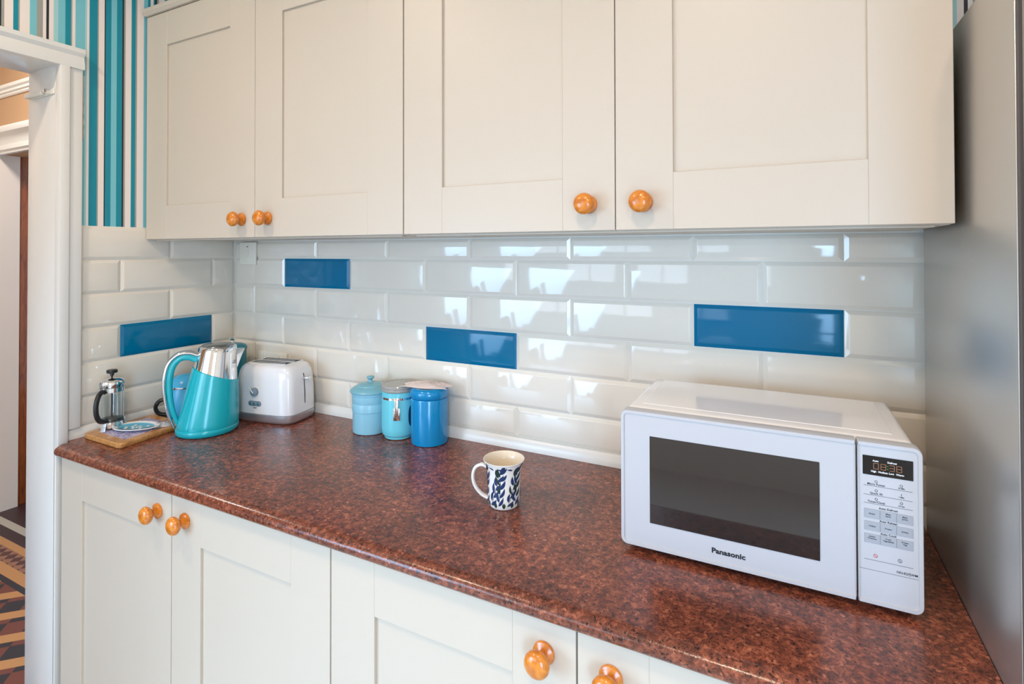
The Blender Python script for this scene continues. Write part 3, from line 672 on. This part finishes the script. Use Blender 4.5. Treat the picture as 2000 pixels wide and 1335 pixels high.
def crumple(name, label, cat, c, sx_, sy_, sz_, m, rz, seed, n=12, parent=None):
    rnd = random.Random(seed); b = BM(); top = []; bot = []
    for i in range(n + 1):
        rt, rb = [], []
        for j in range(n + 1):
            u, v = i / n * 2 - 1, j / n * 2 - 1
            edge = (1 - abs(u) ** 3) * (1 - abs(v) ** 3)
            x = u * sx_ * (1 + .1 * math.sin(5 * v + seed)) + rnd.uniform(-.0012, .0012); y = v * sy_ * (1 + .12 * math.sin(4 * u + seed * 2))
            z = .0008 + sz_ * edge * (.55 + .45 * rnd.random())
            rt.append(b.verts.new((x, y, z))); rb.append(b.verts.new((x, y, 0.0003)))
        top.append(rt); bot.append(rb)
    for i in range(n):
        for j in range(n):
            b.faces.new((top[i][j], top[i + 1][j], top[i + 1][j + 1], top[i][j + 1])); b.faces.new((bot[i][j], bot[i][j + 1], bot[i + 1][j + 1], bot[i + 1][j]))
    for i in range(n):
        b.faces.new((top[i][0], bot[i][0], bot[i + 1][0], top[i + 1][0])); b.faces.new((top[i][n], top[i + 1][n], bot[i + 1][n], bot[i][n]))
        b.faces.new((top[0][i], top[0][i + 1], bot[0][i + 1], bot[0][i])); b.faces.new((top[n][i], bot[n][i], bot[n][i + 1], top[n][i + 1]))
    o = one(name, label, cat, b, m, angle=25); o.location = c; o.rotation_euler = (0, 0, rz); return o
crumple('plastic_wrapper', 'crumpled clear wrapper on the back of the oak board beside the kettle', 'wrapper', (.162, -.350, .9153), .024, .018, .012, M_WRAP, 1.2, 3)

t = thing('cafetiere', 'small glass cafetiere with chrome lid and black handle on the oak board', 'coffee press', (.046, -.4265, .9151), math.radians(30))
b = BM(); prof = [(.0285, .016), (.0290, .018), (.0290, .124), (.0300, .128), (.0288, .128), (.0276, .124), (.0276, .0185), (0, .0175), (0, .016)]
lathe(b, prof, seg=48, cap0=False, cap1=False); obj('glass_beaker', b, M_GLASS, t)
b = BM(); lathe(b, [(.0296, .0055), (.0302, .006), (.0302, .022), (.0294, .022), (.0294, .008), (.0, .008), (.0, .0055)], seg=48, cap0=False, cap1=False); obj('chrome_base', b, M_CHROME, t)
b = BM(); lathe(b, [(.0294, .108), (.0302, .108), (.0302, .120), (.0294, .120), (.0294, .108)], seg=48, cap0=False, cap1=False); obj('chrome_collar', b, M_CHROME, t)
for a in (-PI / 2, -PI / 2 + 2.09, -PI / 2 - 2.09):
    ca, sa = math.cos(a), math.sin(a); b = BM()
    loft(b, [[Vector((r * ca - w_ * sa, r * sa + w_ * ca, z)) for r, w_ in ((.0300 + e, -.0065), (.0320 + e, -.0065), (.0320 + e, .0065), (.0300 + e, .0065))] for z, e in ((.0, .006), (.012, .003), (.022, 0), (.030, 0))])
    obj('foot', b, M_CHROME, t)
b = BM(); lathe(b, [(.0270, .118), (.0290, .1285), (.0318, .129), (.0322, .134), (.0305, .139), (.022, .1445), (.008, .147), (0, .147)], seg=48); ld = obj('lid', b, M_CHROME, t)
b = BM(); lathe(b, [(.0022, .03), (.0022, .15), (.003, .152), (.0055, .156), (.005, .159), (.0135, .1615), (.0140, .168), (.012, .1705), (0, .171)], seg=28); obj('plunger', b, M_BLACK, t)
b = BM(); lathe(b, [(.0, .024), (.0268, .024), (.0272, .026), (.0268, .031), (.0, .033)], seg=40); obj('filter', b, M_COFFEE, t)
b = BM(); hpth = smoothpath([(0, -.030, .112), (0, -.044, .114), (0, -.058, .102), (0, -.065, .080), (0, -.063, .055), (0, -.052, .036), (0, -.034, .028)], 6)
tube(b, hpth, [.0070] * len(hpth), [.0060] * len(hpth), seg=14, up=Vector((1, 0, 0))); obj('handle', b, M_BLACK, t)

# ------------------------------------------------------------------ three canisters
G = 'storage canisters against the tiles'
t = thing('canister', 'pale blue stoneware canister with domed lid, leftmost of the row of three', 'canister', (.7110, -.0665, .9005), 0, G)
b = BM(); lathe(b, [(.048, 0), (.0505, .002), (.0512, .012), (.0512, .062), (.0530, .0635), (.0530, .085), (.0524, .0865), (.0530, .088), (.0530, .108), (.0540, .110), (.0540, .1165), (.050, .118)], seg=64); obj('body', b, M_LBLUE, t, angle=25)
b = BM(); lathe(b, [(.050, .1175), (.0585, .1178), (.0595, .120), (.0575, .1235), (.050, .1295), (.040, .134), (.0385, .1362), (.028, .1402), (.012, .143), (0, .1435)], seg=64); ld = obj('lid', b, M_LIDB, t, angle=25)
b = BM(); lathe(b, [(.009, .142), (.005, .145), (.0045, .149), (.0085, .153), (.0115, .1565), (.0105, .1595), (.006, .161), (0, .1612)], seg=28); obj('knob', b, M_LIDB, ld)
t = thing('canister', 'pale turquoise canister with clear lid and clip, middle of the row of three', 'canister', (.8180, -.0680, .9005), 0, G)
b = BM(); lathe(b, [(.034, .0), (.040, .002), (.041, .008), (.0455, .012), (.0475, .018), (.0480, .030), (.0480, .112), (.0470, .114), (.0470, .118), (.0480, .120), (.0480, .131), (.046, .1325)], seg=64); bd = obj('body', b, M_TURQ, t, angle=25)
b = BM(); lathe(b, [(.0470, .1125), (.0488, .1133), (.0488, .1187), (.0470, .1195)], seg=64, cap0=False, cap1=False); obj('metal_band', b, M_CHROME, t)
b = BM(); lathe(b, [(.045, .1325), (.0475, .133), (.0495, .136), (.0495, .140), (.0482, .142), (.0498, .144), (.0500, .1485), (.0480, .152), (.044, .1528), (.042, .1508), (.030, .1512), (0, .1520)], seg=64); obj('clear_lid', b, M_LIDC, t, angle=25)
# clip faces the camera
ca = math.atan2(-1.3061 + .068, 1.8169 - .818) - .12
cl = Matrix.Rotation(ca, 3, 'Z')
b = BM()
def tb(bm_, *a, **k):
    vs0 = set(bm_.verts); box(bm_, *a, **k)
    for v in bm_.verts:
        if v not in vs0: v.co = cl @ v.co
tb(b, .0475, .0500, -.0095, .0095, .058, .092, bev=.0008); tb(b, .0495, .0545, -.0055, .0055, .064, .118, bev=.002); tb(b, .0480, .0530, -.0070, .0070, .112, .122, bev=.0015)
obj('clip', b, M_CHROME, t)
# dark oval sight window on the body, to the right of the clip
b = BM(); n_ = 28; rgs = []
wa = ca + .88
for sc, gr in ((1.0, .0480), (1.0, .0486), (.9, .0488), (.5, .0488), (.05, .0488)):
    rr = []
    for k in range(n_):
        u = 2 * PI * k / n_; da = .17 * sc * math.cos(u); zz = .066 + .029 * sc * math.copysign(abs(math.sin(u)) ** .8, math.sin(u)); rr.append(Vector((gr * math.cos(wa + da), gr * math.sin(wa + da), zz)))
    rgs.append(rr)
loft(b, rgs, cap0=False); obj('sight_window', b, M_NAVYW, t)
t = thing('canister', 'bright blue canister with bulging lid, rightmost of the row of three', 'canister', (.9235, -.0645, .9005), 0, G)
b = BM(); lathe(b, [(.048, 0), (.0505, .0015), (.0512, .006), (.0512, .122), (.0505, .1245), (.048, .1255)], seg=64); obj('body', b, M_BLUEC, t, angle=25)
b = BM(); lathe(b, [(.0470, .1255), (.0500, .1258), (.0525, .129), (.0542, .135), (.0542, .141), (.0520, .148), (.0470, .1525), (.040, .1538), (.034, .1515), (.020, .150), (0, .150)], seg=64); obj('lid', b, M_BLUEC, t, angle=40)
# pouch resting on the lids
o = crumple('film_pouch', 'clear and pink film pouch lying on top of the bright blue canister', 'packet', (.9150, -.0620, 1.0545), .066, .034, .011, M_PINK, math.radians(12), 7, 14)

# ------------------------------------------------------------------ mug
MZ = .9005
t = thing('mug', 'white flared mug with dark blue leaf pattern standing alone on the worktop', 'mug', (1.2845, -.3015, MZ), math.atan2(-.44, -.90))
mp_ = [(.0285, .0), (.0305, .001), (.0318, .004), (.0338, .010), (.0345, .020), (.0348, .050), (.0358, .070), (.0382, .084), (.0425, .0935), (.0436, .0955)]
b = BM(); lathe(b, mp_ + [(.0432, .0963)], seg=64, cap1=False); obj('body', b, M_MUG, t, angle=50)
b = BM(); lathe(b, [(.0432, .0963), (.0422, .0960), (.0408, .0935), (.0362, .083), (.0338, .068), (.0326, .050), (.0320, .020), (.028, .008), (0, .006)], seg=64, cap0=False); obj('inside', b, M_MUGIN, t, angle=50)
hq = smoothpath([(.0345, 0, .078), (.047, 0, .083), (.060, 0, .077), (.0655, 0, .060), (.0615, 0, .040), (.049, 0, .023), (.0345, 0, .014)], 7)
b = BM(); tube(b, hq, .0036, .0062, seg=16, up=Vector((0, 1, 0))); bpy_h = obj('handle', b, M_MUG, t, angle=60)
def mug_r(z):
    for (r0, z0), (r1, z1) in zip(mp_[:-1], mp_[1:]):
        if z0 <= z <= z1: return r0 + (r1 - r0) * (z - z0) / max(z1 - z0, 1e-6)
    return mp_[-1][0]
def mp3(s, z, off):   # s = arc length around the mug
    r = mug_r(z) + off; a = s / .0346
    return Vector((r * math.cos(a), r * math.sin(a), z))
def leaf(bm_, s0, z0, ang, ln, wd, curl):
    n = 9; A, B_ = [], []
    cx, cz, a = s0, z0, ang; pts = []
    for i in range(n + 1):
        pts.append((cx, cz, a)); cx += math.cos(a) * ln / n; cz += math.sin(a) * ln / n; a += curl / n
    L_, R2, C_ = [], [], []
    for i, (x, z, a) in enumerate(pts):
        h_ = wd * math.sin(PI * min(1, (i / n) ** .8)) + .00008
        z = min(max(z, .0045), .0925)
        L_.append(bm_.verts.new(mp3(x - math.sin(a) * h_, min(max(z + math.cos(a) * h_, .0042), .0928), .00025)))
        C_.append(bm_.verts.new(mp3(x, z, .0004)))
        R2.append(bm_.verts.new(mp3(x + math.sin(a) * h_, min(max(z - math.cos(a) * h_, .0042), .0928), .00025)))
    for i in range(n):
        bm_.faces.new((L_[i], L_[i + 1], C_[i + 1], C_[i])); bm_.faces.new((C_[i], C_[i + 1], R2[i + 1], R2[i]))
rnd = random.Random(11)
bb, bg_ = BM(), BM(); per = 2 * PI * .0346; nst = 12
for k in range(nst):
    s = per * k / nst + .0075; tilt = 1.18 if k % 2 else 1.42; z = .006; x = s; a = tilt
    tgt = bb if k % 3 else bg_
    leaf(tgt, x, z, a, .078, .0006, .22)
    for j in range(9):
        q = j / 9; px = s + math.cos(tilt + .1 * q) * .078 * q; pz = .006 + math.sin(tilt + .1 * q) * .078 * q + .004; pz = min(pz, .085)
        sd_ = 1 if j % 2 else -1
        leaf(bb if rnd.random() < .68 else bg_, px, pz, tilt + sd_ * rnd.uniform(.55, .9), rnd.uniform(.018, .024), rnd.uniform(.0026, .0036), -sd_ * rnd.uniform(.5, 1.1))
    leaf(bg_, s + .011, .0045, 1.1, .013, .0021, .8); leaf(bg_, s + .012, .0045, 2.0, .013, .0021, -.7); leaf(bb, s + .010, .083, 2.6, .012, .0018, .6)
obj('leaf_print', bb, M_LEAFB, t, smooth=False); obj('leaf_print', bg_, M_LEAFG, t, smooth=False)
b = BM(); q = [hq[i] + Vector((0, 0, 0)) for i in range(8, 30)]
rg = []
for i in range(len(q)):
    tt = (q[min(i + 1, len(q) - 1)] - q[max(i - 1, 0)]).normalized(); nn = Vector((tt.z, 0, -tt.x))
    if nn.x < 0 and i > 4: pass
    c0 = q[i] + nn * -.0037 if False else q[i] + Vector((-tt.z, 0, tt.x)) * .0037
    rg.append([c0 + Vector((0, .0016, 0)), c0 + Vector((0, -.0016, 0)), c0 + Vector((-tt.z, 0, tt.x)) * .0002])
loft(b, rg); obj('handle_stripe', b, M_LEAFB, t, smooth=False)

# ------------------------------------------------------------------ electrical plates and latch
def plate(x0, x1, z0, z1): 
    b = BM(); box(b, x0, x1, -.0085, .0, z0, z1, .0025, 3); return b
t = thing('light_switch', 'cream single switch with small neon window under the wall cabinet in the corner', 'switch', (0, 0, 0))
obj('plate', plate(.040, .1245, 1.384, 1.4655), M_SWITCH, t)
b = BM(); box(b, .0775, .0875, -.0115, -.0085, 1.412, 1.4365, .001, 1); obj('rocker', b, M_SWITCH, t)
b = BM(); box(b, .0790, .0860, -.0093, -.0084, 1.4475, 1.4505, .0003, 1); obj('neon_window', b, M_DARK, t)
for x in (.0535, .1100):
    b = BM(); lathe(b, [(0, 0), (.0028, 0), (.0026, .0006), (0, .0007)], (x, -.0085, 1.425), 14, M=Matrix.Rotation(PI / 2, 3, 'X')); obj('screw', b, M_SWITCH, t)
t = thing('wall_socket', 'white double wall socket partly hidden behind the toaster', 'socket', (0, 0, 0))
obj('plate', plate(.140, .284, .995, 1.081), M_SWITCH, t)
for x in (.176, .248):
    b = BM(); box(b, x - .006, x + .006, -.0110, -.0084, 1.056, 1.072, .001, 1); obj('rocker', b, M_SWITCH, t)
    b = BM(); box(b, x - .0015, x + .0015, -.0089, -.0084, 1.034, 1.044); box(b, x - .014, x - .008, -.0089, -.0084, 1.020, 1.023); box(b, x + .008, x + .014, -.0089, -.0084, 1.020, 1.023); obj('pin_holes', b, M_DARK, t, smooth=False)
t = thing('door_latch', 'small cream roller catch screwed to the white door lining', 'latch', (-.085, -.5455, 1.884))
b = BM(); box(b, -.070, .072, -.0035, 0, -.008, .008, .001, 1); obj('strike_plate', b, M_SWITCH, t)
b = BM(); box(b, -.074, .022, -.014, -.0035, -.0060, .0065, .002, 2); obj('catch_body', b, M_SWITCH, t)
b = BM(); lathe(b, [(0, -.007), (.006, -.006), (.0072, 0), (.006, .006), (0, .007)], (.050, -.010, 0), 20, M=Matrix.Rotation(PI / 2, 3, 'X')); box(b, .022, .046, -.012, -.005, -.003, .003, .001, 1); obj('roller', b, M_CHROME, t)
